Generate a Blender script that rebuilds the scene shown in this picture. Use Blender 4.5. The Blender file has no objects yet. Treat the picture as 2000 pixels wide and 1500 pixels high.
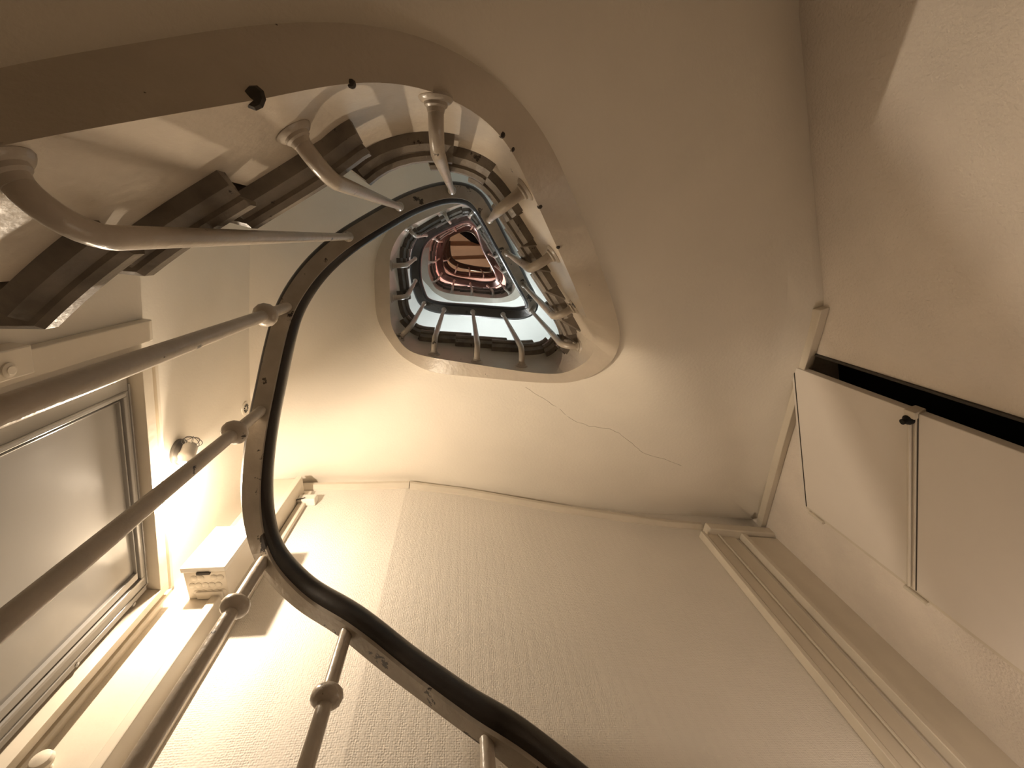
import bpy, math, random
from mathutils import Vector, Matrix
random.seed(4)
S = 1.2          # metres per survey unit
HC = 0.62        # camera height above the floor
F = 850.0        # focal length in pixels of the 2000 px wide frame
# ---------------------------------------------------------------- camera
def _n(v):
    l = math.sqrt(sum(a*a for a in v)); return [a/l for a in v]
def _dot(a, b): return sum(x*y for x, y in zip(a, b))
_z = _n([(905-1000)/F, (475-750)/F, 1.0])
_x = [1.0, 0, 0]; k_ = _dot(_x, _z); _x = _n([a-k_*b for a, b in zip(_x, _z)])
_y = [_z[1]*_x[2]-_z[2]*_x[1], _z[2]*_x[0]-_z[0]*_x[2], _z[0]*_x[1]-_z[1]*_x[0]]
def to_world(v): return Vector((_dot(_x, v), _dot(_y, v), _dot(_z, v)))
cam_d = bpy.data.cameras.new('camera'); cam = bpy.data.objects.new('camera', cam_d)
bpy.context.scene.collection.objects.link(cam)
cam_d.sensor_width = 36; cam_d.lens = F/2000*36; cam_d.clip_start = 0.01
R_, U_, B_ = to_world([1, 0, 0]), to_world([0, -1, 0]), to_world([0, 0, -1])
cam.matrix_world = Matrix(((R_.x, U_.x, B_.x, 0), (R_.y, U_.y, B_.y, 0), (R_.z, U_.z, B_.z, HC), (0, 0, 0, 1)))
bpy.context.scene.camera = cam
# ---------------------------------------------------------------- world, exposure
sc = bpy.context.scene
w = bpy.data.worlds.new('world'); sc.world = w; w.use_nodes = True
w.node_tree.nodes['Background'].inputs[0].default_value = (0.5, 0.45, 0.4, 1)
w.node_tree.nodes['Background'].inputs[1].default_value = 0.0
sc.view_settings.view_transform = 'Standard'; sc.view_settings.look = 'None'
sc.view_settings.exposure = 0.25; sc.view_settings.gamma = 1.0; sc.view_settings.use_curve_mapping = False
LAMP_W, COOL_W, PINK_W, TOP_W, HALL_W = 35.0, 33.0, 80.0, 46.0, 4.5
# ---------------------------------------------------------------- survey helpers
def ray(u, v):
    d = to_world([(u-1000)/F, (v-750)/F, 1.0]); return d.x/d.z, d.y/d.z
def W(x, y, z): return Vector((x*S, y*S, z*S+HC))
def lerp(a, b, t): return a+(b-a)*t
def interp(x, xs, ys):
    if x <= xs[0]: return ys[0]
    for i in range(1, len(xs)):
        if x <= xs[i]:
            return lerp(ys[i-1], ys[i], (x-xs[i-1])/(xs[i]-xs[i-1])) if xs[i] > xs[i-1] else ys[i]
    return ys[-1]
# walls: (unit normal pointing outwards, distance), in plan
class Wall:
    def __init__(s, nx, ny, D):
        l = math.hypot(nx, ny); s.n = (nx/l, ny/l); s.D = D/l; s.t = (-s.n[1], s.n[0])
    def hit(s, u, v, d=0.0):
        a = ray(u, v); z = (s.D-d)/(s.n[0]*a[0]+s.n[1]*a[1]); x, y = a[0]*z, a[1]*z
        return (x*s.t[0]+y*s.t[1], z)
    def pt(s, q, z, d=0.0):
        k = s.D-d
        return W(s.n[0]*k+s.t[0]*q, s.n[1]*k+s.t[1]*q, z)
WL, WB, WR, WF = Wall(-.986, -.165, .785), Wall(-.16, .987, 1.15), Wall(.9455, -.3256, .95), Wall(0, -1, .85)
K = (-.307, 1.115)
WK = Wall(-.035, 1.0, 1.115+.035*.307)
def isect(a, b):
    det = a.n[0]*b.n[1]-a.n[1]*b.n[0]
    return ((a.D*b.n[1]-a.n[1]*b.D)/det, (a.n[0]*b.D-a.D*b.n[0])/det)
C_BR, C_FR, C_FL, C_BL = isect(WR, WB), isect(WF, WR), isect(WL, WF), isect(WL, WK)
C_K = isect(WK, WB)
POLY = [C_BR, C_K, C_BL, C_FL, C_FR]
def wall_r(phi):
    dx, dy = math.cos(phi), math.sin(phi); best = 1e9
    q = phi % (2*math.pi)
    if math.atan2(C_K[1], C_K[0]) <= q <= math.atan2(C_BL[1], C_BL[0]):
        return WK.D/(WK.n[0]*dx+WK.n[1]*dy)
    for wl in (WL, WB, WR, WF):
        c = wl.n[0]*dx+wl.n[1]*dy
        if c > 1e-6: best = min(best, wl.D/c)
    return best
# ---------------------------------------------------------------- materials
def nodes(m): m.use_nodes = True; return m.node_tree.nodes, m.node_tree.links
def paint(name, col, rough=0.55, var=0.06, vscale=3.0, bump=0.15, bscale=60.0, spec=0.4, chips=None, chip_amt=0.0, chip_scale=9.0, weave=False, zbands=None, metal=0.0):
    m = bpy.data.materials.new(name); N, L = nodes(m); b = N['Principled BSDF']
    b.inputs['Roughness'].default_value = rough; b.inputs['Metallic'].default_value = metal
    b.inputs['Specular IOR Level'].default_value = spec
    tc = N.new('ShaderNodeTexCoord')
    n1 = N.new('ShaderNodeTexNoise'); n1.inputs['Scale'].default_value = vscale; n1.inputs['Detail'].default_value = 5
    L.new(tc.outputs['Object'], n1.inputs['Vector'])
    ra = N.new('ShaderNodeValToRGB'); ra.color_ramp.elements[0].position = .3; ra.color_ramp.elements[1].position = .7
    ra.color_ramp.elements[0].color = (1-var*1.6,)*3+(1,); ra.color_ramp.elements[1].color = (1, 1, 1, 1)
    L.new(n1.outputs['Fac'], ra.inputs[0])
    mx = N.new('ShaderNodeMix'); mx.data_type = 'RGBA'; mx.blend_type = 'MULTIPLY'; mx.inputs[0].default_value = 1
    L.new(ra.outputs[0], mx.inputs[7])
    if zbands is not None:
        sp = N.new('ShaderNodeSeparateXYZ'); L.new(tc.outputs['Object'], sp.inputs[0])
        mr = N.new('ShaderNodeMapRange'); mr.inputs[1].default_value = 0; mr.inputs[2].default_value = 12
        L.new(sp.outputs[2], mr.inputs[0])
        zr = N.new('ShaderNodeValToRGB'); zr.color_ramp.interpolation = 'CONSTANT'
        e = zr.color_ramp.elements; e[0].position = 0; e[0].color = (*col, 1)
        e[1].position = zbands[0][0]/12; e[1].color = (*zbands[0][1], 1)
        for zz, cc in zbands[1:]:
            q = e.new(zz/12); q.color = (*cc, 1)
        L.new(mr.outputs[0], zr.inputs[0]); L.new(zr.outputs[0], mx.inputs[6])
    else: mx.inputs[6].default_value = (*col, 1)
    out = mx.outputs[2]
    if chips:
        n2 = N.new('ShaderNodeTexNoise'); n2.inputs['Scale'].default_value = chip_scale; n2.inputs['Detail'].default_value = 6; n2.inputs['Roughness'].default_value = .65
        L.new(tc.outputs['Object'], n2.inputs['Vector'])
        r2 = N.new('ShaderNodeValToRGB'); r2.color_ramp.elements[0].position = 1-chip_amt; r2.color_ramp.elements[1].position = min(1, 1-chip_amt+.02)
        r2.color_ramp.elements[0].color = (0, 0, 0, 1); r2.color_ramp.elements[1].color = (1, 1, 1, 1)
        L.new(n2.outputs['Fac'], r2.inputs[0])
        m2 = N.new('ShaderNodeMix'); m2.data_type = 'RGBA'; L.new(r2.outputs[0], m2.inputs[0]); L.new(out, m2.inputs[6]); m2.inputs[7].default_value = (*chips, 1)
        out = m2.outputs[2]
    L.new(out, b.inputs['Base Color'])
    bp = N.new('ShaderNodeBump'); bp.inputs['Strength'].default_value = bump; bp.inputs['Distance'].default_value = .004
    if weave:
        mp = N.new('ShaderNodeMapping'); L.new(tc.outputs['Object'], mp.inputs[0])
        vo = N.new('ShaderNodeTexVoronoi'); vo.inputs['Scale'].default_value = bscale; vo.feature = 'SMOOTH_F1'; vo.inputs['Randomness'].default_value = .35
        L.new(mp.outputs[0], vo.inputs['Vector']); L.new(vo.outputs['Distance'], bp.inputs['Height'])
    else:
        n3 = N.new('ShaderNodeTexNoise'); n3.inputs['Scale'].default_value = bscale; n3.inputs['Detail'].default_value = 4
        L.new(tc.outputs['Object'], n3.inputs['Vector']); L.new(n3.outputs['Fac'], bp.inputs['Height'])
    L.new(bp.outputs[0], b.inputs['Normal'])
    return m
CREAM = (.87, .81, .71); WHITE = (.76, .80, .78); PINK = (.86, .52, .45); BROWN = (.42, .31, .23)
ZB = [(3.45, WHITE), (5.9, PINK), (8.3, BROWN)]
M = dict(
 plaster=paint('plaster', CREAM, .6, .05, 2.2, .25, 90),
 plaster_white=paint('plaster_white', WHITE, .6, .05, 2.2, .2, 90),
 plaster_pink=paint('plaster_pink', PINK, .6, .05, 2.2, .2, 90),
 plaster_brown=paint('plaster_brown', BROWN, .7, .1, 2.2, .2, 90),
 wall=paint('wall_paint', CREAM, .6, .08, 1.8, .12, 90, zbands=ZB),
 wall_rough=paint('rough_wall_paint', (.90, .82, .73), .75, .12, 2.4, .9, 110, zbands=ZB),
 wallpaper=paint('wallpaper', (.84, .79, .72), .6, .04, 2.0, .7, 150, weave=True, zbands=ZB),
 trim=paint('trim_paint', (.74, .67, .56), .32, .06, 6, .15, 40, .5),
 gloss=paint('gloss_paint', (.34, .325, .305), .2, .03, 4, .12, 14, .3),
 string=paint('string_paint', (.55, .48, .39), .34, .12, 5, .4, 45, .5, chips=(.03, .02, .015), chip_amt=.3, chip_scale=14, zbands=[(4.0, (.34, .32, .27)), (5.9, (.26, .18, .14))]),  # upper bands darker: weaker light upstairs put into the colour
 tread=paint('tread_paint', (.21, .175, .138), .4, .35, 14, .5, 60, .5, chips=(.02, .015, .01), chip_amt=.36, chip_scale=20, zbands=[(3.3, (.13, .108, .085)), (7, (.12, .08, .065))]),  # shade of the upper storeys put into the darker bands
 iron=paint('iron_paint', (.45, .39, .32), .3, .15, 12, .4, 60, .5, chips=(.03, .022, .018), chip_amt=.36, chip_scale=16, zbands=[(4.4, (.36, .33, .28)), (6.3, (.3, .22, .18))]),  # higher bands darkened, dim upper light painted into the colour
 bar=paint('bar_paint', (.36, .31, .25), .4, .15, 12, .4, 60, .5, chips=(.03, .022, .018), chip_amt=.40, chip_scale=12, zbands=[(3.68, (.075, .062, .05)), (5.9, (.06, .035, .028))]),  # dark bands paint in the shade under the higher rail
 wood=paint('dark_wood', (.017, .012, .010), .3, .3, 16, .2, 50, .5),
 cabinet=paint('cabinet_paint', (.80, .74, .67), .45, .03, 3, .1, 60),
 dark=paint('dark_gap', (.006, .006, .006), .8, 0, 3, 0, 30),
 grime=paint('grime', (.05, .04, .03), .6, .2, 20, .2, 60),
 crack=paint('crack_line', (.30, .23, .16), .8, .1, 20, 0, 60),
 plastic=paint('white_plastic', (.80, .76, .68), .35, .02, 6, .03, 60),
 ceramic=paint('ceramic', (.62, .58, .52), .2, .08, 20, .05, 60),
 steel=paint('dull_steel', (.22, .21, .2), .4, .2, 20, .1, 60, metal=.7),
 floor=paint('floor_tile', (.30, .24, .18), .5, .1, 4, .1, 40),
 glass_dark=paint('night_glass', (.004, .004, .005), .15, 0, 3, 0, 30),
)
def emis(name, col, st):
    m = bpy.data.materials.new(name); N, L = nodes(m); N.remove(N['Principled BSDF'])
    e = N.new('ShaderNodeEmission'); e.inputs[0].default_value = (*col, 1); e.inputs[1].default_value = st
    L.new(e.outputs[0], N['Material Output'].inputs[0]); return m
# ---------------------------------------------------------------- mesh helpers
class MB:
    def __init__(s): s.v = []; s.f = []
    def add(s, vs, fs):
        o = len(s.v); s.v += [Vector(p) for p in vs]; s.f += [[i+o for i in f] for f in fs]
    def hexa(s, a, b):           # two quads of 4 points, matching order
        s.add(list(a)+list(b), [(0, 1, 2, 3), (7, 6, 5, 4), (0, 4, 5, 1), (1, 5, 6, 2), (2, 6, 7, 3), (3, 7, 4, 0)])
    def loft(s, rings, closed=True, caps=True):
        n = len(rings[0]); o = len(s.v)
        for r in rings: s.v += [Vector(p) for p in r]
        for i in range(len(rings)-1):
            for j in range(n if closed else n-1):
                k = (j+1) % n
                s.f.append([o+i*n+j, o+i*n+k, o+(i+1)*n+k, o+(i+1)*n+j])
        if caps and closed:
            s.f.append([o+j for j in range(n)][::-1]); s.f.append([o+(len(rings)-1)*n+j for j in range(n)])
    def tube(s, path, rad, seg=12, rads=None):
        rings = []; prev = None
        for i, p in enumerate(path):
            a = path[max(i-1, 0)]; b = path[min(i+1, len(path)-1)]; t = (b-a).normalized()
            if prev is None:
                ref = Vector((0, 0, 1)) if abs(t.z) < .9 else Vector((1, 0, 0)); x = t.cross(ref).normalized()
            else: x = (prev-t*prev.dot(t)).normalized()
            prev = x; y = t.cross(x); r = rads[i] if rads else rad
            rings.append([p+x*(r*math.cos(2*math.pi*j/seg))+y*(r*math.sin(2*math.pi*j/seg)) for j in range(seg)])
        s.loft(rings)
    def lathe(s, o, axis, prof, seg=24):     # prof: list of (distance along axis, radius)
        axis = axis.normalized(); ref = Vector((0, 0, 1)) if abs(axis.z) < .9 else Vector((1, 0, 0))
        x = axis.cross(ref).normalized(); y = axis.cross(x)
        s.loft([[o+axis*h+x*(r*math.cos(2*math.pi*j/seg))+y*(r*math.sin(2*math.pi*j/seg)) for j in range(seg)] for h, r in prof])
    def build(s, name, mat, parent=None, smooth=False, bevel=0, loc=None):
        me = bpy.data.meshes.new(name); me.from_pydata([tuple(p) for p in s.v], [], s.f); me.validate()
        import bmesh
        bm = bmesh.new(); bm.from_mesh(me); bmesh.ops.recalc_face_normals(bm, faces=bm.faces); bm.to_mesh(me); bm.free()
        me.materials.append(mat)
        if smooth:
            for p in me.polygons: p.use_smooth = True
            try: me.set_sharp_from_angle(angle=math.radians(38))
            except Exception: pass
        o = bpy.data.objects.new(name, me); bpy.context.scene.collection.objects.link(o)
        if parent:
            o.parent = parent; o.matrix_parent_inverse = Matrix.Translation(-parent_loc(parent))
        if bevel:
            b = o.modifiers.new('bevel', 'BEVEL'); b.width = bevel; b.segments = 2; b.limit_method = 'ANGLE'
        return o
def parent_loc(p):
    l = Vector(p.location)
    q = p.parent
    return l if q is None else l*0+Vector(PL[p.name]) if p.name in PL else Vector((0, 0, 0)) if False else _acc(p)
PL = {}
def _acc(p):
    # parents are either Empties with a location or meshes built in world coordinates under one
    return Vector((0, 0, 0))
def thing(name, loc, label, cat, group=None):
    o = bpy.data.objects.new(name, None); bpy.context.scene.collection.objects.link(o)
    o.location = loc; o.empty_display_size = .1; o['label'] = label; o['category'] = cat
    if group: o['group'] = group
    return o
def struct(o): o['kind'] = 'structure'; return o
def part(mb, name, mat, parent, smooth=False, bevel=0):
    """mesh in world coordinates, parented to an Empty or to a part of it"""
    o = mb.build(name, mat, None, smooth, bevel)
    root = parent
    while root.parent: root = root.parent
    base = Vector(root.location)
    if parent.type == 'EMPTY':
        o.data.transform(Matrix.Translation(-base))
    elif root.type == 'EMPTY': o.data.transform(Matrix.Translation(-base))
    o.parent = parent
    return o
def wbox(mb, wall, s0, s1, z0, z1, d0, d1):
    a = [wall.pt(s0, z0, d0), wall.pt(s1, z0, d0), wall.pt(s1, z1, d0), wall.pt(s0, z1, d0)]
    b = [wall.pt(s0, z0, d1), wall.pt(s1, z0, d1), wall.pt(s1, z1, d1), wall.pt(s0, z1, d1)]
    mb.hexa(a, b)
# ---------------------------------------------------------------- surveyed curves of the stair
RAIL = [(1400,1790,.38),(1280,1700,.43),(1150,1600,.50),(990,1475,.57),(920,1426,.62),(780,1321,.74),(675,1237,.83),(593,1185,.91),(540,1135,.97),(509,1087,1.02),(492,1020,1.08),(489,950,1.13),(500,850,1.2),(518,760,1.27),(535,680,1.32),(555,610,1.38),(590,550,1.42),(630,505,1.46),(680,465,1.50),(783,404,1.64),(830,384,1.71),(880,373,1.78),(925,384,1.87),(953,425,1.98),(990,495,2.14),(1022,556,2.36),(1040,590,2.48),(1038,606,2.54),(1015,614,2.62),(982,613,2.68),(925,608,2.76),(870,604,2.84),(840,598,2.92),(825,588,2.98),(812,549,3.12),(811,510,3.22),(817,482,3.3),(833,460,3.42),(870,440,3.62),(909,425,3.85),(928,433,4.0),(938,450,4.12),(949,485,4.3),(970,525,4.5),(976,545,4.66),(965,556,4.78),(940,557,4.84),(918,553,4.9),(887,547,5.0),(868,540,5.06),(861,528,5.15),(858,508,5.25),(860,485,5.4),(872,461,5.7),(905,446,6.0),(925,450,6.1),(940,470,6.25),(955,500,6.45),(963,518,6.65),(960,527,6.75),(945,527,6.85),(918,523,6.95),(895,517,7.05),(880,507,7.15),(875,490,7.3),(875,470,7.45)]
INNER = [(0,290),(120,268),(250,240),(400,215),(500,196),(600,175),(700,160),(780,163),(850,180),(940,228),(1000,295),(1044,387),(1072.6,450),(1115.6,545),(1150,631),(1162,677),(1147,705),(1101,729),(1050,729),(1009.5,724),(943.6,714),(872,703),(823,694),(794.6,682.5),(775,658),(763,631),(761.6,573.6),(761.6,502),(774.5,467.6),(794.6,444.6),(860.5,413),(900.6,399),(918.7,400),(930,412),(942.7,430),(953,448),(964,466.7),(983,500),(993,520),(1003,540),(1008,551),(1006,563),(998,575),(979,582),(954,582),(928.7,579),(878,573.5),(852.7,564.7),(843,550),(837,535),(836,510),(840,477),(850,461),(880,443),(905,431),(917,429),(930,437),(940,453),(953,483),(965,512),(973,530),(970.5,541),(955,544),(929,543),(890.7,538.7),(871.7,526.7),(865,514),(864,481),(872,462)]
OUTER = [(0,120),(150,97),(300,75),(500,50),(620,42),(700,43),(800,62),(900,105),(1000,180),(1080,290),(1130,410),(1180,540),(1210,640),(1212,665),(1187,711),(1158,733),(1087,748),(986,742),(915,735),(843,728),(795,703),(757,660),(734,617),(731,530),(746,470)]
HE = 1.05        # the string's lower edge lies this far under the rail
def ze(a): return zrail(a)-HE-.09*min(1, max(0, (math.radians(225)-a)/math.radians(35)))
def unwrap(a):
    out = [a[0]]
    for x in a[1:]:
        d = (x-out[-1]+math.pi) % (2*math.pi)-math.pi; out.append(out[-1]+d)
    return out
def catmull(P, n=6):
    out = []
    for i in range(len(P)-1):
        p0, p1, p2, p3 = P[max(i-1, 0)], P[i], P[i+1], P[min(i+2, len(P)-1)]
        d1 = (p2-p0)*.5*min(1, 2*(p2-p1).length/max((p2-p0).length, 1e-6)); d2 = (p3-p1)*.5*min(1, 2*(p2-p1).length/max((p3-p1).length, 1e-6))
        for k in range(n):
            t = k/n; h = 2*t**3-3*t*t+1, t**3-2*t*t+t, -2*t**3+3*t*t, t**3-t*t
            out.append(p1*h[0]+d1*h[1]+p2*h[2]+d2*h[3])
    out.append(P[-1]); return out
def resample(P, step):
    L = [0.0]
    for a, b in zip(P[:-1], P[1:]): L.append(L[-1]+(b-a).length)
    n = max(2, int(L[-1]/step)); out = []; j = 0
    for i in range(n+1):
        s_ = L[-1]*i/n
        while j < len(L)-2 and L[j+1] < s_: j += 1
        out.append(P[j].lerp(P[j+1], (s_-L[j])/max(L[j+1]-L[j], 1e-9)))
    return out
def smooth(P, it=2):
    for _ in range(it):
        P = [P[0]]+[(P[i-1]+P[i]*2+P[i+1])/4 for i in range(1, len(P)-1)]+[P[-1]]
    return P
def rp(u, v, z):
    a = ray(u, v); return Vector((a[0]*z, a[1]*z, z))
rail_pts = [rp(*p) for p in RAIL]
rail = smooth(resample(catmull(rail_pts), .02), 3)
rphi = unwrap([math.atan2(p.y, p.x) for p in rail])
off = 2*math.pi*round((math.radians(90)-rphi[min(range(len(rail)), key=lambda i: abs(rail[i].z-.62))])/(2*math.pi))
rphi = [a+off for a in rphi]
for i in range(1, len(rphi)): rphi[i] = max(rphi[i], rphi[i-1]+1e-6)
rzs = [p.z for p in rail]
def zrail(phi): return interp(phi, rphi, rzs)
# string inner edge
aa = unwrap([math.atan2(*reversed(ray(u, v))) for u, v in INNER])
aa = [a-aa[0]+(math.atan2(*reversed(ray(*INNER[0]))) % (2*math.pi)) for a in aa]
first = aa[0]
def ramp(a): return min(1, max(0, (math.radians(170)-a)/.28))
pre = []
for i in range(0, len(rail)):
    if rphi[i] >= first-.12: break
    if i % 6 == 0:
        t = (rail[min(i+1, len(rail)-1)]-rail[max(i-1, 0)]); n = Vector((-t.y, t.x, 0)).normalized()
        p = rail[i]-n*.075; pre.append(Vector((p.x-n.x*.10*ramp(rphi[i]), p.y-n.y*.10*ramp(rphi[i]), rail[i].z-HE-.09-.22*ramp(rphi[i]))))
edge_pts = pre+[rp(u, v, ze(a)) for (u, v), a in zip(INNER, aa)]
edge = smooth(resample(catmull(edge_pts), .02), 4)
jj = min(range(len(edge)), key=lambda i: (edge[i]-edge_pts[len(pre)]).length)
for _ in range(120):
    e2 = [q.copy() for q in edge]
    for i in range(max(2, jj-26), min(len(edge)-2, jj+12)):
        e2[i] = (edge[i-1]+edge[i]*2+edge[i+1])/4
    edge = e2
for i in range(1, len(edge)):
    if edge[i].z <= edge[i-1].z: edge[i].z = edge[i-1].z+.0004
ephi = unwrap([math.atan2(p.y, p.x) for p in edge])
j0 = min(range(len(edge)), key=lambda i: (edge[i]-edge_pts[len(pre)]).length)
o2 = 2*math.pi*round((first-ephi[j0])/(2*math.pi)); ephi = [a+o2 for a in ephi]
def tang(P, i):
    t = P[min(i+2, len(P)-1)]-P[max(i-2, 0)]; t.z = 0; return t.normalized()
en = []
for i in range(len(edge)):
    t = tang(edge, i); en.append(Vector((-t.y, t.x, 0)))
# width of the string's underside by azimuth (turn nearest the camera)
oa = unwrap([math.atan2(*reversed(ray(u, v))) for u, v in OUTER])
oa = [a-oa[0]+(math.atan2(*reversed(ray(*OUTER[0]))) % (2*math.pi)) for a in oa]
eph1 = [(a, math.hypot(p.x, p.y)) for a, p in zip(ephi, edge)]
wa, wv = [], []
for (u, v), a in zip(OUTER, oa):
    x, y = ray(u, v); z = ze(a)
    ri = interp(a, [q[0] for q in eph1], [q[1] for q in eph1])
    wa.append(a); wv.append(min(.15, max(.03, math.hypot(x, y)*z-ri)))
def width(phi):
    q = phi
    while q > wa[-1]+.3: q -= 2*math.pi
    while q < wa[0]-3.5: q += 2*math.pi
    return interp(q, wa, wv)
NE = len(edge)
outer = []
for i, p in enumerate(edge):
    r = math.hypot(p.x, p.y); k = (r+width(ephi[i]))/r; outer.append(Vector((p.x*k, p.y*k, p.z)))
outer = smooth(outer, 6)
# soffit height along the walls, from the junction lines, for the nearest turn
jun = []
for wl, pts in ((WR, [(1555,0),(1570,150),(1582,300),(1596,450),(1610,600),(1580,706),(1549,815),(1518,925),(1492,1018)]),
                (WB, [(1485,1012),(1370,1008),(1240,1001),(1100,984),(950,962),(800,938)]), (WK, [(700,940),(590,943)])):
    for u, v in pts:
        q, z = wl.hit(u, v); x, y = ray(u, v); jun.append((math.atan2(y, x), z))
ja = [(math.degrees(a)+360, z) for a, z in jun]
ja += [(488.5, 1.86), (497, 1.80), (520, 1.785), (545, 1.80), (566, 2.1), (592, 2.62)]
ja = [(232, .58), (270, .86), (308, 1.12)]+sorted(ja)
# turns above: same profile one storey up
one = [q for q in ja if q[0] < 590]
allj = [(60, -.35), (90, -.28), (132, 0.0), (180, .28)]+ja+[(a+360, z+2.1) for a, z in one if a > 235]+[(a+720, z+4.15) for a, z in one if a > 235]
JA = [math.radians(a) for a, z in allj]; JZ = [z for a, z in allj]
def zwall(phi): return interp(phi, JA, JZ)
def zsm(phi, t): 
    k = .55*(1-t*t)
    return sum(zwall(phi+k*d)*w_ for d, w_ in ((-1, .12), (-.6, .2), (0, .36), (.6, .2), (1, .12)))
# ---------------------------------------------------------------- structure
ZTOP = 8.55
mb = MB()
def wall_prism(name, pts, mat, z0=None, z1=ZTOP):
    z0 = -HC/S if z0 is None else z0
    mb = MB(); lo = [W(x, y, z0) for x, y in pts]; hi = [W(x, y, z1) for x, y in pts]; n = len(pts)
    mb.add(lo+hi, [list(range(n))[::-1], list(range(n, 2*n))]+[(i, (i+1) % n, n+(i+1) % n, n+i) for i in range(n)])
    return struct(mb.build(name, mat))
def outp(c, d): return (c[0]*(1+d), c[1]*(1+d))
T = .16
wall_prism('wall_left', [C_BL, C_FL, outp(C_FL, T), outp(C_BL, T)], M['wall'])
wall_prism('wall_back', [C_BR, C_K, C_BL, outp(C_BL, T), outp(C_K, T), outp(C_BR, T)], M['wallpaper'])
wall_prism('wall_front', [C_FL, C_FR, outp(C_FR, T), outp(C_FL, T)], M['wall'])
# right wall with the opening of the meter cupboard
def qof(wl, c): return c[0]*wl.t[0]+c[1]*wl.t[1]
LEAF_Z = 1.335
xa, ya = ray(1545, 715); xb, yb = ray(1570, 985)
A3, B3 = (xa*LEAF_Z, ya*LEAF_Z), (xb*LEAF_Z, yb*LEAF_Z)          # leaf's top corners
qB = qof(WR, B3); q_hi = qB
qg0 = WR.hit(1800, 760)[0]
q0, q1 = qof(WR, C_FR), qof(WR, C_BR)
zo1, zo0 = LEAF_Z-.01, -.35
mb = MB()
fl = -HC/S
for (a, b, c, d) in ((q0-.1, qg0, fl, ZTOP), (q_hi, q1+.1, fl, ZTOP), (qg0, q_hi, zo1, ZTOP), (qg0, q_hi, fl, zo0)):
    wbox(mb, WR, a, b, c, d, 0, -.13)
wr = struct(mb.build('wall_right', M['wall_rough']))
mb = MB(); n_ = [W(x, y, fl) for x, y in (outp(c, .5) for c in POLY)]; m_ = [p-Vector((0, 0, .15)) for p in n_]
mb.add(n_+m_, [(0, 1, 2, 3, 4), (9, 8, 7, 6, 5)]+[(i, (i+1) % 5, 5+(i+1) % 5, 5+i) for i in range(5)])
struct(mb.build('floor', M['floor']))
mb = MB(); n_ = [W(x, y, ZTOP) for x, y in (outp(c, .5) for c in POLY)]; m_ = [p+Vector((0, 0, .15)) for p in n_]
mb.add(n_+m_, [(0, 1, 2, 3, 4), (9, 8, 7, 6, 5)]+[(i, (i+1) % 5, 5+(i+1) % 5, 5+i) for i in range(5)])
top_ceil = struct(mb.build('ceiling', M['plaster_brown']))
# soffits: the plastered undersides of the flights, one per storey
SOF = {}
def soffit(name, a0, a1, mat):
    idx = [i for i in range(NE) if a0-.02 <= ephi[i] <= a1+.02]
    rows = []
    NR = 14
    phs = [(ephi[i], outer[i]) for i in idx]
    # add samples at room corners
    extra = []
    for c in POLY:
        a = math.atan2(c[1], c[0])
        while a < a0: a += 2*math.pi
        while a < a1:
            extra.append(a); a += 2*math.pi
    xs = [p[0] for p in phs]
    for a in extra:
        phs.append((a, Vector((interp(a, xs, [p[1].x for p in phs[:len(xs)]]), interp(a, xs, [p[1].y for p in phs[:len(xs)]]), interp(a, xs, [p[1].z for p in phs[:len(xs)]])))))
    phs.sort(key=lambda q: q[0])
    mb = MB(); lo = []; hi = []
    for a, p in phs:
        rw = wall_r(a)+.02; q = Vector((rw*math.cos(a), rw*math.sin(a), zwall(a)))
        ro = []
        for k in range(NR+1):
            t = k/NR; e = t*t*(3-2*t)*.5+t*.5
            x = p.lerp(q, t); x.z = lerp(p.z+.025, zsm(a, t), e); ro.append(x)
        lo.append([W(*x) for x in ro])
    for _ in range(60):
        l2 = [list(r) for r in lo]
        for i in range(1, len(lo)-1):
            for k in range(3, NR-1):
                l2[i][k] = (lo[i-1][k]+lo[i][k]*2+lo[i+1][k])/4
        lo = l2
    hi = [[x+Vector((0, 0, .036)) for x in r] for r in lo]
    rings = [l+h[::-1] for l, h in zip(lo, hi)]
    SOF[name+str(len(SOF))] = lo
    mb.loft(rings)
    return struct(mb.build(name, mat, smooth=True))
R = math.radians
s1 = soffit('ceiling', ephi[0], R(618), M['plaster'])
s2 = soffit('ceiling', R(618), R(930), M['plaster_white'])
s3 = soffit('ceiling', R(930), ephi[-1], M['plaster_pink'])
# crack across the nearest soffit
from mathutils.bvhtree import BVHTree
_lo = SOF['ceiling0']; _v = [x for r in _lo for x in r]; _m = len(_lo[0])
_bvh = BVHTree.FromPolygons(_v, [(i*_m+k, i*_m+k+1, (i+1)*_m+k+1, (i+1)*_m+k) for i in range(len(_lo)-1) for k in range(_m-1)])
def on_soffit(u, v, lift=.0):
    x, y = ray(u, v); d = Vector((x, y, 1)).normalized()
    h = _bvh.ray_cast(Vector((0, 0, HC)), d)
    return h[0]-d*lift if h[0] else W(x*1.8, y*1.8, 1.8)
cr = [(1027,757),(1060,778),(1085,793),(1120,822),(1150,832),(1192,838),(1215,850),(1240,872),(1262,888),(1300,897),(1340,912)]
mb = MB(); P = []
for (a, b), (c, d) in zip(cr[:-1], cr[1:]):
    for k in range(4):
        t = k/4; P.append(on_soffit(lerp(a, c, t)+random.uniform(-1, 1)*1.2, lerp(b, d, t)+random.uniform(-1, 1)*1.2, -.0003))
mb.tube(P, .0009, 6); o = mb.build('crack', M['crack']); o.parent = s1
# ---------------------------------------------------------------- staircase
stair = thing('staircase', W(0, -.3, fl), 'winding staircase with painted curved string and dark tread ends around the open well', 'staircase')
rise = .158; HS = .40
steps = []
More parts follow.
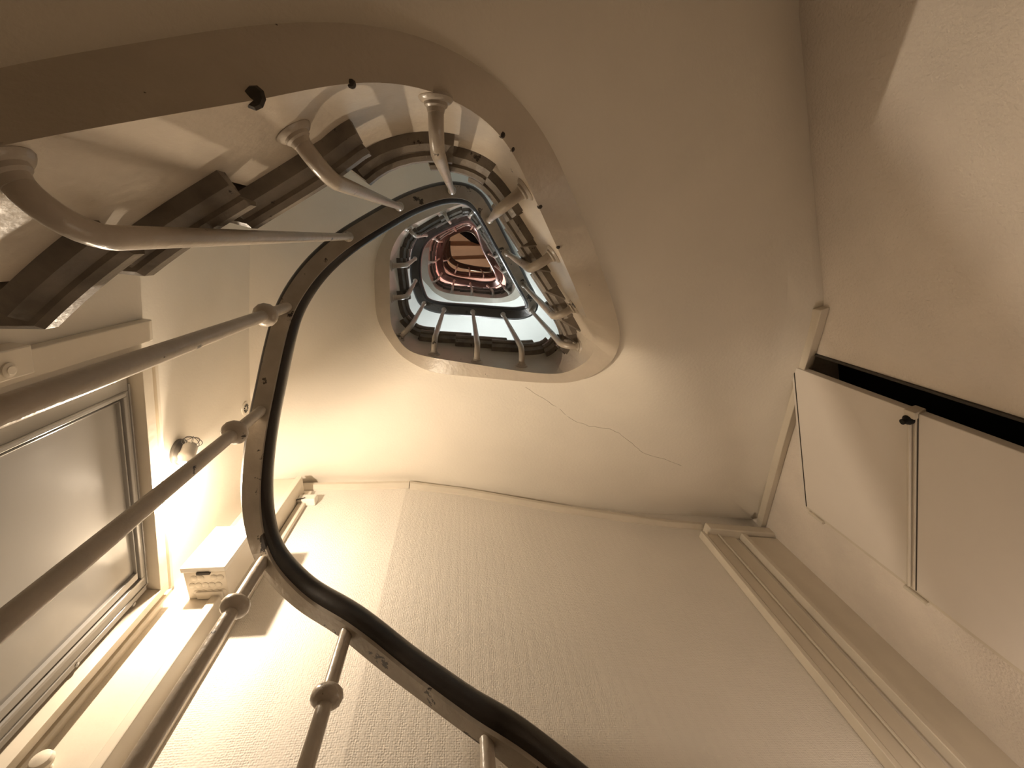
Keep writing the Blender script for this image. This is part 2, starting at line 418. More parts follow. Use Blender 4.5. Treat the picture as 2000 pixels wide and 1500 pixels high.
# nosing positions surveyed once round the well, repeated on every turn
NOSE = [(150,540),(250,445),(400,440),(590,390),(755,328),(885,312),(948,352),(1000,408),(1032,455),(1058,500),(1080,548),(1100,597),(1122,640),(1105,680),(1072,690),(1020,690),(963,676),(900,670),(828,660),(785,628),(768,577),(766,515)]
nz = unwrap([math.atan2(*reversed(ray(u, v))) for u, v in NOSE])
nz = [a-nz[0]+(math.atan2(*reversed(ray(*NOSE[0]))) % (2*math.pi)) for a in nz]
steps = sorted([a+2*math.pi*k for a in nz for k in (-1, 0, 1, 2, 3) if ephi[0]+.02 < a+2*math.pi*k < ephi[-1]-.05])
idxs = []; zl = -9
for a in steps:
    i = min(range(NE), key=lambda i: abs(ephi[i]-a)); z = edge[i].z+HS
    if R(168) < a < R(180): z = max(z, .64)
    if z < zl+.045: continue
    idxs.append((i, z)); zl = z
idxs.insert(0, (0, edge[0].z+HS*.9))
def pos_w(p, z): return W(p.x, p.y, z)
# string
rings = []
bounds = [k[0] for k in idxs]+[NE-1]
tops = []
kk = 0
for i in range(NE):
    while kk+1 < len(idxs) and i >= idxs[kk+1][0]:
        # vertical jump: both heights at this sample
        tops.append((i, idxs[kk][1]-.03)); kk += 1
    tops.append((i, idxs[kk][1]-.03))
for i, zt in tops:
    p, q = edge[i], outer[i]
    rings.append([W(p.x, p.y, p.z), W(p.x, p.y, max(zt, p.z+.05)), W(q.x, q.y, max(zt, p.z+.05)), W(q.x, q.y, q.z)])
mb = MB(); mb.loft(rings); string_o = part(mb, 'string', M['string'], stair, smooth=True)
# treads
def tread_end(i, z):
    # the tread runs out to the wall, or as far as the plaster under it allows
    a = ephi[i]; o = outer[i]; rw = wall_r(a)-.02; ro = math.hypot(o.x, o.y); zw = zwall(a); t1 = 1.0
    for k in range(21):
        t = k/20; e = t*t*(3-2*t)*.5+t*.5
        if lerp(o.z+.025, zsm(a, t), e)+.045 > z: t1 = max(.02, (k-1)/20); break
    r = lerp(ro, rw, t1); return Vector((r*math.cos(a), r*math.sin(a), 0))
OV = .047
for n_s, (i0, z) in enumerate(idxs):
    i1 = idxs[n_s+1][0] if n_s+1 < len(idxs) else NE-1
    a0 = max(0, i0-3); a1 = min(NE-1, i1+1)
    if a1-a0 < 2: continue
    mb = MB()
    samp = list(range(a0, a1+1, 2))
    if samp[-1] != a1: samp.append(a1)
    def ringof(ov, zt, zb, rnd):
        rr_ = []
        for i in samp:
            p = edge[i]+en[i]*ov; a = ephi[i]; rw = wall_r(a)-.02
            q = tread_end(i, zb); b = p-en[i]*rnd
            rr_.append([W(b.x, b.y, zt), W(p.x, p.y, zt-rnd), W(p.x, p.y, zb+rnd), W(b.x, b.y, zb), W(q.x, q.y, zb), W(q.x, q.y, zt)])
        return rr_
    mb.loft(ringof(OV, z, z-.036, .008))
    # small cove under the overhang
    rr_ = []
    for i in samp:
        p = edge[i]
        rr_.append([W(*(p+en[i]*.032).to_2d(), z-.036), W(*(p+en[i]*.020).to_2d(), z-.052), W(*(p+en[i]*.0).to_2d(), z-.058), W(*(p-en[i]*.02).to_2d(), z-.036)])
    mb.loft(rr_)
    # riser board under the nosing
    i = i0; p = edge[i]; q = tread_end(i, z-.17)
    t = tang(edge, i)*.012
    zb = (idxs[n_s-1][1] if n_s else z-rise)
    mb.hexa([W(p.x, p.y, zb), W(q.x, q.y, zb), W(q.x, q.y, z-.036), W(p.x, p.y, z-.036)],
            [W(p.x+t.x, p.y+t.y, zb), W(q.x+t.x, q.y+t.y, zb), W(q.x+t.x, q.y+t.y, z-.036), W(p.x+t.x, p.y+t.y, z-.036)])
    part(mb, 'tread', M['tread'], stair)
# chipped spots on the lower rim of the string
for (u, v, r) in ((493,188,.013),(225,241,.010),(684,161,.006),(980,262,.006),(1000,290,.005),(1054,402,.006),(1090,482,.005)):
    x, y = ray(u, v); a = math.atan2(y, x) % (2*math.pi)
    if a < R(200): a += 2*math.pi
    z = ze(a)
    mb = MB(); c = W(x*z, y*z, z+.002)
    mb.lathe(c-Vector((0, 0, .004)), Vector((.15, .1, 1)), [(0, .2*r*S), (.002, r*S*.8), (.006, r*S), (.012, r*S*.7)], 9)
    part(mb, 'paint_chip', M['grime'], stair)
# ---------------------------------------------------------------- railing
railing = thing('stair_railing', W(.4, 1.0, fl), 'iron stair railing with dark wooden handrail spiralling up around the well', 'railing')
rn = []
for i in range(len(rail)):
    t = tang(rail, i); rn.append(Vector((-t.y, t.x, 0)))
def sweep(prof, mat, name):
    rings = []
    for i, p in enumerate(rail):
        rings.append([W(*(p+rn[i]*a)[:2], p.z+b) for a, b in prof])
    mb = MB(); mb.loft(rings); return part(mb, name, mat, railing, smooth=True)
wp = []
for k in range(16):
    a = 2*math.pi*k/16; c, s_ = math.cos(a), math.sin(a)
    wp.append((.040*math.copysign(abs(c)**.7, c), .042+.034*math.copysign(abs(s_)**.7, s_)))
sweep(wp, M['wood'], 'handrail')
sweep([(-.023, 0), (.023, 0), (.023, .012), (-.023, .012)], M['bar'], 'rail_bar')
BAL = [(950,1440),(675,1242),(512,1100),(508,797),(550,600),(680,465),(785,404),(887,372),(955,429),(992,495),(1024,556),(1037,605),(982,614),(925,609),(870,604),(828,592),(811,549),(812,503),(832,461),(881,436),(920,428),(936,446),(957,493),(967,518),(975,550),(950,559),(919,554),(887,548),(862,535),(858,505),(865,473),(890,451),(920,448),(945,480),(960,518),(940,527),(916,523),(894,517),(878,505)]
RZ = []
_last = 0
for (u, v) in BAL:
    tx, ty = ray(u, v); best = None
    for i in range(_last, min(_last+150, len(rail))):
        p = rail[i]; d = (p.x/p.z-tx)**2+(p.y/p.z-ty)**2
        if best is None or d < best[0]: best = (d, i)
    i = best[1]; _last = i+4; RZ.append(i)
    if _last >= len(rail)-2: break
def edge_near(p):
    # string's lower edge below this rail point
    best = None
    for j in range(NE):
        q = edge[j]
        if abs(p.z-HE-q.z) > .5: continue
        d = (q.x-p.x)**2+(q.y-p.y)**2
        if best is None or d < best[0]: best = (d, j)
    return best[1] if best else None
DROP = {5: 1.09, 6: .93, 7: 1.08, 11: .95, 12: .95}
for BI, i in enumerate(RZ):
    p = rail[i]; j = edge_near(p)
    RB = (.0175 if BI <= 4 else .0118 if p.z < 3.4 else .0095)*S
    far = p.z > 3.6; seg = 8 if far else 14
    if j is None: e = Vector((p.x-rn[i].x*.07, p.y-rn[i].y*.07, p.z-HE)); nrm = rn[i]
    else: e = edge[j]; nrm = en[j]
    zr = max(e.z+.03, p.z-DROP.get(BI, 1.0))                       # rosette height
    face = Vector((e.x, e.y, 0)); gap = (Vector((p.x, p.y, 0))-face).dot(nrm)
    px, py = p.x, p.y
    gm = .066 if p.z < 3.4 else .05
    if gap < gm: px += nrm.x*(gm-gap); py += nrm.y*(gm-gap); gap = gm
    foot = Vector((px, py, 0))-nrm*gap
    pts = [Vector((p.x, p.y, p.z+.004))]
    zt = zr+.06
    for k in range(1, 5): pts.append(Vector((lerp(p.x, px, k/4), lerp(p.y, py, k/4), lerp(p.z, zt, k/4))))
    for k in range(1, 8):
        a = math.pi/2*k/8
        pts.append(Vector((px, py, 0))-nrm*gap*.75*(1-math.cos(a))+Vector((0, 0, zt-(zt-zr)*math.sin(a))))
    pts.append(Vector((foot.x, foot.y, zr))-nrm*.004)
    wpts = [W(*q) for q in pts]
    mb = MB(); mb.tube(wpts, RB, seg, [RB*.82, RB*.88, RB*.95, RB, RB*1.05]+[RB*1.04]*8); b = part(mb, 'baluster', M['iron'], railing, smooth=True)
    kc = 1.0 if BI <= 4 else .72; mb = MB(); c = W(p.x, p.y, p.z-(.15 if BI <= 4 else .03))
    mb.lathe(c-Vector((0, 0, .022)), Vector((0, 0, 1)), [(0, RB*.9), (.004, RB*1.35*kc), (.012, RB*1.75*kc), (.022, RB*1.85*kc), (.032, RB*1.75*kc), (.040, RB*1.35*kc), (.044, RB*.9)], seg)
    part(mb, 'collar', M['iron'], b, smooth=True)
    mb = MB(); c = W(foot.x, foot.y, zr)
    mb.lathe(c-nrm*.004, nrm, [(0, .031), (.005, .032), (.010, .028), (.012, .022), (.017, .021), (.020, .017), (.028, .015)], seg+6)
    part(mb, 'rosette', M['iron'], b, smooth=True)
# newel at the foot of the railing
mb = MB(); p = rail[0]; c = W(p.x, p.y, fl)
mb.lathe(c, Vector((0, 0, 1)), [(0, .05), (.04, .05), (.06, .03), (.5, .024), (W(0, 0, p.z).z, .024), (W(0, 0, p.z).z+.05, .03), (W(0, 0, p.z).z+.08, .015)], 16)
part(mb, 'newel_post', M['iron'], railing, smooth=True)
# ---------------------------------------------------------------- door on the left wall
door = struct(bpy.data.objects.new('door_1', None)); sc.collection.objects.link(door)
def rect_frame(mb, wall, o, i, zb, d0, d1):
    """inverted U: o, i = (s_low, s_high, z_top)"""
    wbox(mb, wall, o[0], i[0], zb, o[2], d0, d1); wbox(mb, wall, i[1], o[1], zb, o[2], d0, d1); wbox(mb, wall, i[0], i[1], i[2], o[2], d0, d1)
def rect_px(wall, a, b, d):
    qa, za = wall.hit(*a, d); qb, zb = wall.hit(*b, d)
    return (min(qa, qb), max(qa, qb), (za+zb)/2)
DZ = .62
e0 = rect_px(WL, (303,690), (336,1150), .03)
e1 = rect_px(WL, (285,700), (325,1146), .035)
e2 = rect_px(WL, (267,728), (320,1144), .04)
e3 = rect_px(WL, (253,737), (309,1140), .006)
p0 = rect_px(WL, (226,769), (278,1124), .006)
p1 = rect_px(WL, (218,790), (261,1116), .006)
qL, qH = qof(WL, C_BL), qof(WL, C_FL)
cl = lambda r: (max(r[0], min(qL, qH)+.002), r[1], r[2])
e0 = cl(e0)
mb = MB(); rect_frame(mb, WL, e0, e1, DZ, 0, .028); rect_frame(mb, WL, (e1[0]-.004, e1[1]+.004, e1[2]+.004), e2, DZ, 0, .042)
wbox(mb, WL, e0[0]-.0, e0[0]+.012, DZ, e0[2], 0, .036); wbox(mb, WL, e0[0], e0[1], e0[2]-.012, e0[2], 0, .036); wbox(mb, WL, e0[1]-.012, e0[1], DZ, e0[2], 0, .036)
part(mb, 'casing', M['trim'], door, bevel=.004)
mb = MB(); wbox(mb, WL, e2[0]+.004, e2[1]-.004, DZ, e2[2]-.004, 0, .002); part(mb, 'reveal', M['grime'], door)
mb = MB(); rect_frame(mb, WL, (e2[0]+.012, e2[1]-.010, e2[2]-.012), p0, DZ, .002, .014)
st = rect_px(WL, (243,752), (295,1132), .014); wbox(mb, WL, st[0], st[0]+.004, DZ, st[2], .002, .017); wbox(mb, WL, st[0], st[1], st[2]-.004, st[2], .002, .017)
part(mb, 'leaf', M['gloss'], door, bevel=.003)
mb = MB(); g = .010
rect_frame(mb, WL, p0, (p0[0]+g, p0[1]-g, p0[2]-g), DZ, .002, .020); rect_frame(mb, WL, (p0[0]+g+.006, p0[1]-g-.006, p0[2]-g-.006), (p1[0]-.003, p1[1]+.003, p1[2]+.003), DZ, .002, .016)
part(mb, 'moulding', M['gloss'], door, bevel=.004)
mb = MB(); wbox(mb, WL, p0[0]+.004, p0[1]-.004, DZ, p0[2]-.004, .002, .007); part(mb, 'panel', M['gloss'], door)
for (u, v) in ((246,790),(263,1010),(262,1180),(150,1298)):
    q, z = WL.hit(u, v, .014); mb = MB(); c = WL.pt(q, z, .012); mb.lathe(c, Vector((-WL.n[0], -WL.n[1], 0)), [(0, .008), (.004, .007), (.006, .002)], 10)
    part(mb, 'screw', M['gloss'], door, smooth=True)
# batten with an eye screw above the door
cb = thing('door_closer', WL.pt(*WL.hit(150, 690, 0)), 'cream painted closer rail fixed beside the panelled door, above its casing', 'door closer')
qa, za = WL.hit(297, 646, .02); qb, zb = WL.hit(0, 735, .02); qc, zc = WL.hit(300, 664, .02)
mb = MB(); wbox(mb, WL, min(qa, qc)-.0, max(qa, qc)+.03, .68, za, 0, .022); part(mb, 'rail', M['trim'], cb, bevel=.003)
q_, z_ = WL.hit(10, 722, .03); mb = MB(); wbox(mb, WL, q_-.02, q_+.035, z_-.05, z_+.05, .0, .034); pl_ = part(mb, 'plate', M['trim'], cb, bevel=.004)
mb = MB(); mb.lathe(WL.pt(q_, z_, .034), Vector((-WL.n[0], -WL.n[1], 0)), [(-.002, .016), (.004, .016), (.006, .010), (.008, .009)], 16); part(mb, 'screw', M['trim'], cb, smooth=True)
# ---------------------------------------------------------------- lamp on the left wall
nin = Vector((-WL.n[0], -WL.n[1], 0))
q, z = WL.hit(347, 882); base = WL.pt(q, z, 0)
lamp = thing('wall_lamp', base, 'bare bulb lamp with wire guard glowing on the left wall beside the panelled door', 'lamp')
mb = MB(); mb.lathe(base, nin, [(0, .048), (.012, .048), (.02, .040), (.028, .026)], 28); part(mb, 'back_plate', M['steel'], lamp, smooth=True)
q2, z2 = WL.hit(353, 926, .053); bulb_c = WL.pt(q2, z2, .053)
q3, z3 = WL.hit(372, 872, .045); hold = WL.pt(q3, z3, .045)
ax = (bulb_c-hold).normalized(); d_ = (bulb_c-hold).length
mb = MB(); mb.lathe(hold, ax, [(-.012, .016), (0, .024), (d_*.25, .025), (d_*.3, .028), (d_*.42, .028), (d_*.5, .024), (d_*.62, .022)], 20); part(mb, 'lamp_holder', M['ceramic'], lamp, smooth=True)
mb = MB(); mb.tube([base+nin*.015, hold-ax*.005], .010, 10); part(mb, 'arm', M['steel'], lamp, smooth=True)
mb = MB(); mb.lathe(bulb_c-ax*.03, ax, [(-.01, .013), (0, .014), (.012, .022), (.028, .030), (.044, .030), (.056, .022), (.062, .010)], 24)
bulb = part(mb, 'bulb', emis('bulb_glow', (1, .82, .6), 30), lamp, smooth=True)
for k in range(4):
    a = math.pi*k/4+.3; ref = ax.cross(Vector((0, 0, 1))).normalized(); ref2 = ax.cross(ref)
    dirv = ref*math.cos(a)+ref2*math.sin(a)
    pts = [hold-ax*.018+dirv*(.032*math.cos(t))+ax*(.018*math.sin(t)) for t in [2*math.pi*j/20 for j in range(21)]]
    mb = MB(); mb.tube(pts, .0012, 6); part(mb, 'wire_guard', M['steel'], lamp, smooth=True)
def point(name, loc, en_, col, rad, parent=None):
    l = bpy.data.lights.new(name, 'POINT'); l.energy = en_; l.color = col; l.shadow_soft_size = rad
    o = bpy.data.objects.new(name, l); sc.collection.objects.link(o)
    o.location = loc
    if parent: o.parent = parent; o.location = Vector(loc)-Vector(parent.location)
    return o
bulb.visible_shadow = True
point('bulb_light', bulb_c+ax*.045, LAMP_W, (1, .82, .62), .012, lamp)
# vent rosette
q, z = WL.hit(478, 797); c = WL.pt(q, z, 0); vent = thing('air_vent', c, 'small round vent grille high on the left wall near the ceiling', 'vent')
mb = MB(); mb.lathe(c, nin, [(0, .034), (.004, .033), (.006, .026)], 28); part(mb, 'rim', M['trim'], vent, smooth=True)
tl = Vector((WL.t[0], WL.t[1], 0)); up = Vector((0, 0, 1))
for k in range(10):
    a = 2*math.pi*k/10; dv = tl*math.cos(a)+up*math.sin(a); pv = tl*-math.sin(a)+up*math.cos(a)
    mb = MB(); o_ = c+nin*.0062
    A = [o_+dv*.009-pv*.0012, o_+dv*.022-pv*.0042, o_+dv*.022+pv*.0042, o_+dv*.009+pv*.0012]
    mb.hexa(A, [p+nin*.0008 for p in A]); part(mb, 'slot', M['dark'], vent)
# ---------------------------------------------------------------- pipe casing in the back left corner
pc = thing('pipe_casing', WK.pt(WK.hit(200, 1470)[0], fl), 'cream boxed-in pipe casing running up the back left corner beside the panelled door', 'pipe casing')
PD = .085
ql, _ = WK.hit(90, 1480, PD); qr, _ = WK.hit(180, 1500, PD); qr2, _ = WK.hit(225, 1500, .02)
ql = max if False else ql
lim = qof(WK, C_BL)
lo_, hi_ = min(ql, qr), max(ql, qr)
zt = WK.hit(560, 935, PD)[1]
mb = MB(); wbox(mb, WK, lo_, hi_, fl, zt, 0, PD); part(mb, 'board', M['trim'], pc, bevel=.004)
mb = MB(); wbox(mb, WK, lo_-.025, lo_, fl, zt, 0, PD+.012); part(mb, 'side_trim', M['trim'], pc, bevel=.004)
wbq = WK.hit(250, 1465, .02)[0]
mb = MB(); wbox(mb, WK, lo_-.06, lo_-.03, fl, zt, 0, .02); part(mb, 'edge_strip', M['trim'], pc, bevel=.003)
# ---------------------------------------------------------------- meter box with pierced underside
BD = PD+.115
pts = [WK.hit(352, 1108, BD), WK.hit(440, 1105, BD)]
zb = sum(p[1] for p in pts)/2; zt2 = WK.hit(410, 1030, BD)[1]
b0, b1 = min(p[0] for p in pts), max(p[0] for p in pts)
mbx = thing('meter_box', WK.pt((b0+b1)/2, zb, PD), 'white painted metal box with embossed dots on its underside, fixed to the pipe casing', 'box')
mb = MB(); wbox(mb, WK, b0+.004, b1-.004, zb, zt2, PD, BD-.02); part(mb, 'body', M['trim'], mbx, bevel=.003)
mb = MB(); wbox(mb, WK, b0, b1, zb-.004, zt2+.004, BD-.018, BD); lid = part(mb, 'lid', M['plastic'], mbx, bevel=.003)
mb = MB(); cc = WK.pt((b0+b1)/2, zb-.005, BD-.019); wbox(mb, WK, (b0+b1)/2-.018, (b0+b1)/2+.018, zb-.008, zb+.002, BD-.024, BD-.016); part(mb, 'latch', M['grime'], mbx)
for r_ in range(4):
    for c_ in range(5):
        if r_ == 3 and c_ > 0: continue
        if (r_ == 0 and c_ == 2): continue
        s_ = lerp(b0+.02, b1-.02, (c_+(.5 if r_ % 2 else 0))/4.6); d = BD-.04-r_*.026
        if s_ > b1-.008: continue
        mb = MB(); mb.lathe(WK.pt(s_, zb, d)+Vector((0, 0, .001)), Vector((0, 0, -1)), [(0, .0115), (.002, .0115), (.0035, .009)], 16); part(mb, 'knockout', M['trim'], mbx, smooth=True)
for s0_, s1_, dd0, dd1 in ((b0+.02, b1-.03, PD+.002, PD+.028),):
    mb = MB(); wbox(mb, WK, s0_, s1_, zb-.006, zb, dd0, dd1); part(mb, 'cable_plate', M['trim'], mbx, bevel=.002)
lm = (b0+b1)/2; zz = lerp(zb, zt2, .22); mb = MB(); mb_n = Vector((-WK.n[0], -WK.n[1], 0))
cc = WK.pt(lm, zz, BD); ring = []
for j in range(25):
    a = 2*math.pi*j/24; ring.append(cc+Vector((WK.t[0], WK.t[1], 0))*.012*math.cos(a)+Vector((0, 0, .010*math.sin(a)))+mb_n*.0005)
mb.tube(ring, .0011, 6); part(mb, 'stamp_mark', M['grime'], lid)
# ---------------------------------------------------------------- junction box and conduit by the cornice
q, z = WK.hit(600, 972, .03); jb = thing('junction_box', WK.pt(q, z, 0), 'small white junction box on the back wall just under the cornice', 'box')
mb = MB(); wbox(mb, WK, q-.038, q+.038, z-.022, z+.022, 0, .035); part(mb, 'body', M['plastic'], jb, bevel=.006)
mb = MB(); mb.tube([WK.pt(q+.005, z-.01, .036), WK.pt(q+.03, z-.03, .04), WK.pt(q+.045, z-.02, .03), WK.pt(q+.05, z+.02, .012)], .003, 8); part(mb, 'cable', M['grime'], jb, smooth=True)
q2, z2 = WK.hit(548, 1045, .012); mb = MB()
cd = thing('conduit', WK.pt(q+.0, .2, 0), 'thin cream conduit running down the wallpapered wall from the junction box', 'pipe')
mb.tube([WK.pt(q+.008, z-.02, .012), WK.pt(q+.008, .1, .012)], .009, 10); part(mb, 'pipe', M['trim'], cd, smooth=True)
# ---------------------------------------------------------------- cornice strip at the top of the back wall
def strip_on(name, wl, px, h, d, mat, below=.0, label=None):
    rings = []
    for u, v in px:
        q, z = wl.hit(u, v, d)
        z -= below
        rings.append([wl.pt(q, z, 0), wl.pt(q, z, d), wl.pt(q, z-h*.5, d), wl.pt(q, z-h, d*.35), wl.pt(q, z-h, 0)])
    mb = MB(); mb.loft(rings); return mb.build(name, mat)
struct(strip_on('trim_1', WB, [(802,940),(900,952),(1000,969),(1100,987),(1200,1001),(1300,1015),(1368,1020)], .035, .022, M['trim']))
struct(strip_on('trim_2', WK, [(583,943),(650,942),(720,941),(800,939)], .035, .022, M['trim']))
# batten between right wall and soffit
rings = []
for u, v in [(1611,598),(1597,650),(1580,706),(1565,760),(1549,815),(1533,870),(1518,925),(1504,975),(1491,1022)]:
    q, z = WR.hit(u, v, 0); z -= .002
    rings.append([WR.pt(q, z+.02, 0), WR.pt(q, z+.02, .028), WR.pt(q, z-.018, .028), WR.pt(q, z-.018, 0)])
mb = MB(); mb.loft(rings); struct(mb.build('trim_3', M['trim'], bevel=.003))
# ---------------------------------------------------------------- door frame at the right end of the back wall
door2 = struct(bpy.data.objects.new('door_2', None)); sc.collection.objects.link(door2)
def sB(u, v, d): return WB.hit(u, v, d)[0]
zt = WB.hit(1440, 1012, .03)[1]
zt = 1.655
def vst(name, u0, u1, y, d0, d1, mat, z1=None, bev=.003):
    a, b = sB(u0, y, d1), sB(u1, y, d1); mb = MB(); wbox(mb, WB, min(a, b), max(a, b), fl, z1 or zt, d0, d1); return part(mb, name, mat, door2, bevel=bev)
vst('architrave_edge', 1586, 1596, 1300, 0, .034, M['trim'])
vst('architrave', 1596, 1628, 1300, 0, .018, M['trim'])
vst('architrave_bead', 1628, 1633, 1300, 0, .026, M['trim'])
vst('jamb', 1633, 1668, 1300, 0, .014, M['trim'])
vst('rebate', 1668, 1694, 1300, 0, .004, M['cabinet'])
vst('leaf_edge', 1696, 1708, 1300, 0, .040, M['trim'])
a = sB(1708, 1300, .034); b = qof(WB, C_BR)
mb = MB(); wbox(mb, WB, min(a, b)+.004, max(a, b), fl, zt-.01, 0, .03); part(mb, 'leaf', M['trim'], door2)
a, b = sB(1368, 1010, .05), sB(1492, 1010, .05)
mb = MB(); wbox(mb, WB, min(a, b), max(a, b), zt, zt+.05, 0, .05); part(mb, 'head', M['trim'], door2, bevel=.006)
# ---------------------------------------------------------------- meter cupboard on the right wall
cup = thing('meter_cupboard', Vector((B3[0]*S, B3[1]*S, HC+zo0*S)), 'tall cream two-door wall cupboard standing ajar over a black gap on the right wall', 'cupboard')
dA, dB = WR.D-(WR.n[0]*A3[0]+WR.n[1]*A3[1]), WR.D-(WR.n[0]*B3[0]+WR.n[1]*B3[1])
print('cupboard offsets', dA, dB)
def LP(t, z, e=0.0):       # point on the leaf plane
    return W(lerp(A3[0], B3[0], t)+WR.n[0]*e, lerp(A3[1], B3[1], t)+WR.n[1]*e, z)
zm = (rayz := (WR.D-(dA+dB)/2))/(WR.n[0]*ray(1782, 975)[0]+WR.n[1]*ray(1782, 975)[1])
def leafbox(t0, t1, z0, z1, e0, e1, name, mat, parent, bev=.002):
    mb = MB(); mb.hexa([LP(t0, z0, e0), LP(t1, z0, e0), LP(t1, z1, e0), LP(t0, z1, e0)], [LP(t0, z0, e1), LP(t1, z0, e1), LP(t1, z1, e1), LP(t0, z1, e1)])
    return part(mb, name, mat, parent, bevel=bev)
du = leafbox(0, 1, zm+.012, LEAF_Z, 0, .02, 'door', M['cabinet'], cup)
dl = leafbox(0, 1, zo0, zm-.012, 0, .02, 'door', M['cabinet'], cup)
leafbox(.0, 1, zm-.011, zm+.011, -.004, .018, 'cross_strip', M['trim'], cup)
leafbox(.0, 1, zm+.0115, zm+.0145, -.0012, .0, 'shadow_gap', M['grime'], du)
leafbox(.0, 1, zm-.0145, zm-.0115, -.0012, .0, 'shadow_gap', M['grime'], dl)
leafbox(.0, 1, LEAF_Z-.016, LEAF_Z-.012, -.002, .001, 'top_bead', M['grime'], du)
# rim seen as a thin line around the leaf on the hinge side
mb = MB(); wbox(mb, WR, q_hi-.004, q_hi+.030, zo0, LEAF_Z+.01, 0, dB-.012); part(mb, 'frame', M['trim'], cup, bevel=.002)
mb = MB(); wbox(mb, WR, qg0-.008, qg0-.001, zo0, LEAF_Z-.01, -.02, .006); part(mb, 'frame', M['grime'], cup)
for zc in (1.285, .90):
    mb = MB(); mb.tube([WR.pt(q_hi+.030, zc-.035, dB-.008), WR.pt(q_hi+.030, zc+.035, dB-.008)], .008, 12); part(mb, 'hinge', M['trim'], cup, smooth=True)
mb = MB(); mb.tube([LP(.02, zm, -.010), LP(.98, zm, -.010)], .0055, 10); part(mb, 'bolt_rod', M['trim'], cup, smooth=True)
mb = MB(); c = LP(.035, zm+.004, -.008); mb.lathe(c, Vector((-WR.n[0], -WR.n[1], 0)), [(-.006, .016), (.006, .016), (.012, .009), (.022, .009)], 14); part(mb, 'catch', M['dark'], cup, smooth=True)
mb = MB(); mb.hexa([LP(-.012, zm-.014, -.012), LP(.022, zm-.014, -.012), LP(.022, zm+.014, -.012), LP(-.012, zm+.014, -.012)], [LP(-.012, zm-.014, .02), LP(.022, zm-.014, .02), LP(.022, zm+.014, .02), LP(-.012, zm+.014, .02)]); part(mb, 'keeper', M['trim'], cup, bevel=.002)
mb = MB(); wbox(mb, WR, q_hi+.0295, q_hi+.0325, zo0, LEAF_Z+.01, 0, .006); part(mb, 'shadow_gap', M['grime'], cup)
mb = MB(); wbox(mb, WR, q_hi-.0005, q_hi+.0028, zo0, LEAF_Z+.002, .0, dB-.009); part(mb, 'hinge_gap', M['grime'], cup)
# dark interior behind the opening
mb = MB()
for args in ((qg0-.02, q_hi+.02, zo0, zo1, -.26, -.28), (qg0-.02, qg0, zo0-.02, zo1+.02, -.13, -.28), (q_hi, q_hi+.02, zo0-.02, zo1+.02, -.13, -.28), (qg0-.02, q_hi+.02, zo1, zo1+.02, -.13, -.28), (qg0-.02, q_hi+.02, zo0-.02, zo0, -.13, -.28)):
    wbox(mb, WR, *args)
for args in ((qg0, q_hi, zo0, zo1, -.125, -.135),): wbox(mb, WR, *args)
part(mb, 'interior', M['dark'], cup)
# ---------------------------------------------------------------- round knob low on the casing
q, z = WK.hit(80, 1483, PD+.03); c = WK.pt(q, z, PD); kb = thing('round_knob', c, 'round glossy cream bell push low on the pipe casing, below the white metal box', 'bell')
mb = MB(); mb.lathe(c, mb_n, [(0, .014), (.012, .012), (.018, .020), (.030, .024), (.040, .020), (.045, .008)], 20); part(mb, 'button', M['trim'], kb, smooth=True)
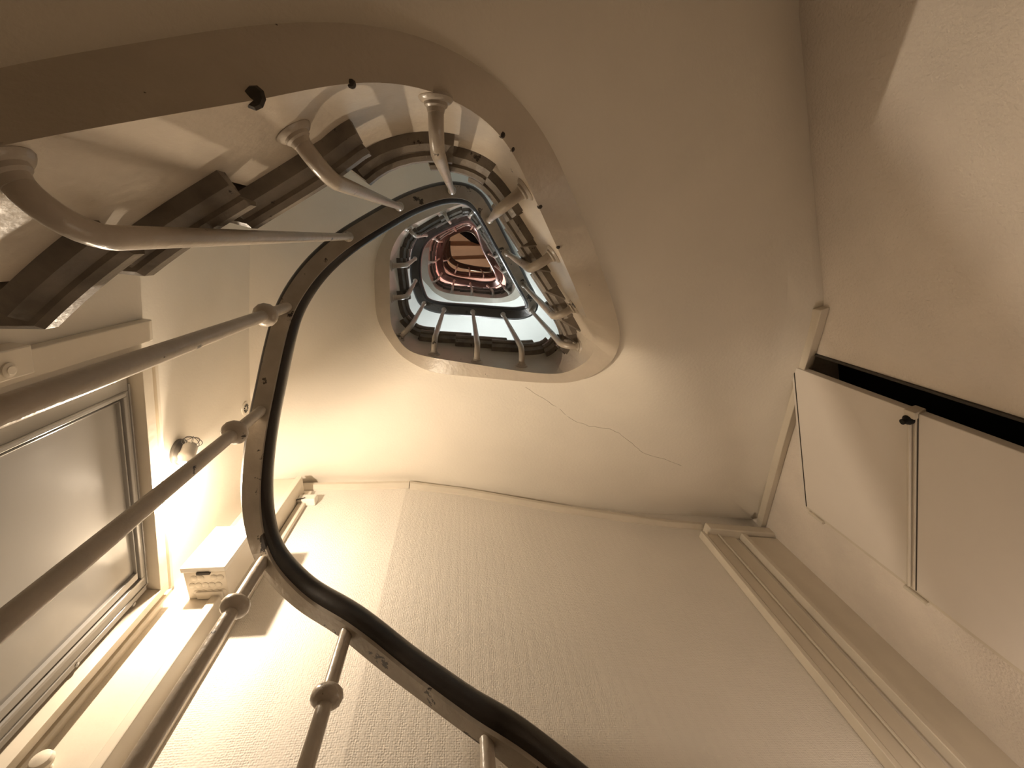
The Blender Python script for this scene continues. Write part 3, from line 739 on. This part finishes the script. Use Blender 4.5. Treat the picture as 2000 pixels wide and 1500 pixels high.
# ---------------------------------------------------------------- skylight and ceiling beams at the top
def top_pt(u, v, z): x, y = ray(u, v); return (x*z, y*z)
zc = ZTOP-.02
c4 = [top_pt(u, v, zc) for u, v in ((893,452),(915,444),(975,455),(985,484),(948,482),(920,472))]
mb = MB(); n = len(c4); lo = [W(x, y, zc) for x, y in c4]; hi = [W(x, y, ZTOP-.001) for x, y in c4]
mb.add(lo+hi, [list(range(n))[::-1], list(range(n, 2*n))]+[(i, (i+1) % n, n+(i+1) % n, n+i) for i in range(n)])
struct(mb.build('window_1', M['glass_dark']))
for nm, pts in (('trim_4', ((860,484),(960,484))), ('trim_5', ((865,512),(965,508)))):
    a, b = [top_pt(*p, ZTOP-.05) for p in pts]; mb = MB(); a = Vector((*a, 0)); b = Vector((*b, 0)); t = (b-a).normalized(); n = Vector((-t.y, t.x, 0))*.035
    a -= t*.2; b += t*.2
    mb.hexa([W(*(a-n).to_2d(), ZTOP-.10), W(*(b-n).to_2d(), ZTOP-.10), W(*(b+n).to_2d(), ZTOP-.10), W(*(a+n).to_2d(), ZTOP-.10)],
            [W(*(a-n).to_2d(), ZTOP), W(*(b-n).to_2d(), ZTOP), W(*(b+n).to_2d(), ZTOP), W(*(a+n).to_2d(), ZTOP)]); struct(mb.build(nm, M['plaster_brown']))
# ---------------------------------------------------------------- unseen stand-in lamps added to light the storeys above (behind the flights)
def globe(loc, pw, col, label):
    t = thing('landing_fill_lamp', loc, label, 'lamp')
    mb = MB(); mb.lathe(loc, Vector((-WB.n[0], -WB.n[1], 0)), [(0, .05), (.015, .05), (.02, .03)], 20); part(mb, 'back_plate', M['trim'], t, smooth=True)
    c = loc-Vector((WB.n[0], WB.n[1], 0))*.07
    mb = MB(); mb.lathe(c-Vector((0, 0, .05)), Vector((0, 0, 1)), [(.05-.05*math.cos(a), .05*math.sin(a)+.0005) for a in [math.pi*k/10 for k in range(11)]], 20); g = part(mb, 'globe', emis('landing_fill_glow', col, 6), t, smooth=True)
    g.visible_shadow = False if False else True
    point('landing_fill_light', c-Vector((WB.n[0], WB.n[1], 0))*.075, pw, col, .05, t)
globe(WB.pt(-.05, 3.05), COOL_W, (.97, .97, .96), 'round lamp of the cool white storey, on the back wall above the nearest flight')
globe(WB.pt(-.05, 5.1), PINK_W, (1, .95, .9), 'round lamp of the pink storey, on the back wall two flights up')
globe(WB.pt(-.05, 7.3), TOP_W, (1, .8, .6), 'round lamp of the topmost storey, on the back wall under the brown ceiling')

# added fill lamp, low on back wall by the right door, below the frame
fl_l = WB.pt(qof(WB, C_BR)-.42 if qof(WB, C_BR) > qof(WB, C_K) else qof(WB, C_BR)+.42, .22, .03); nin = Vector((-WB.n[0], -WB.n[1], 0))
t = thing('hall_fill_lamp', fl_l, 'round hall lamp low on the back wall by the right door', 'lamp')
mb = MB(); mb.lathe(fl_l, nin, [(0, .06), (.012, .06), (.02, .04)], 20); part(mb, 'back_plate', M['trim'], t, smooth=True)
mb = MB(); mb.lathe(fl_l+nin*.018, nin, [(0, .04), (.01, .05), (.03, .052), (.045, .035), (.05, .005)], 20); part(mb, 'globe', emis('hall_fill_glow', (1, .86, .68), 3), t, smooth=True)
point('hall_fill_light', fl_l+nin*.32, HALL_W, (1, .82, .66), .06, t)
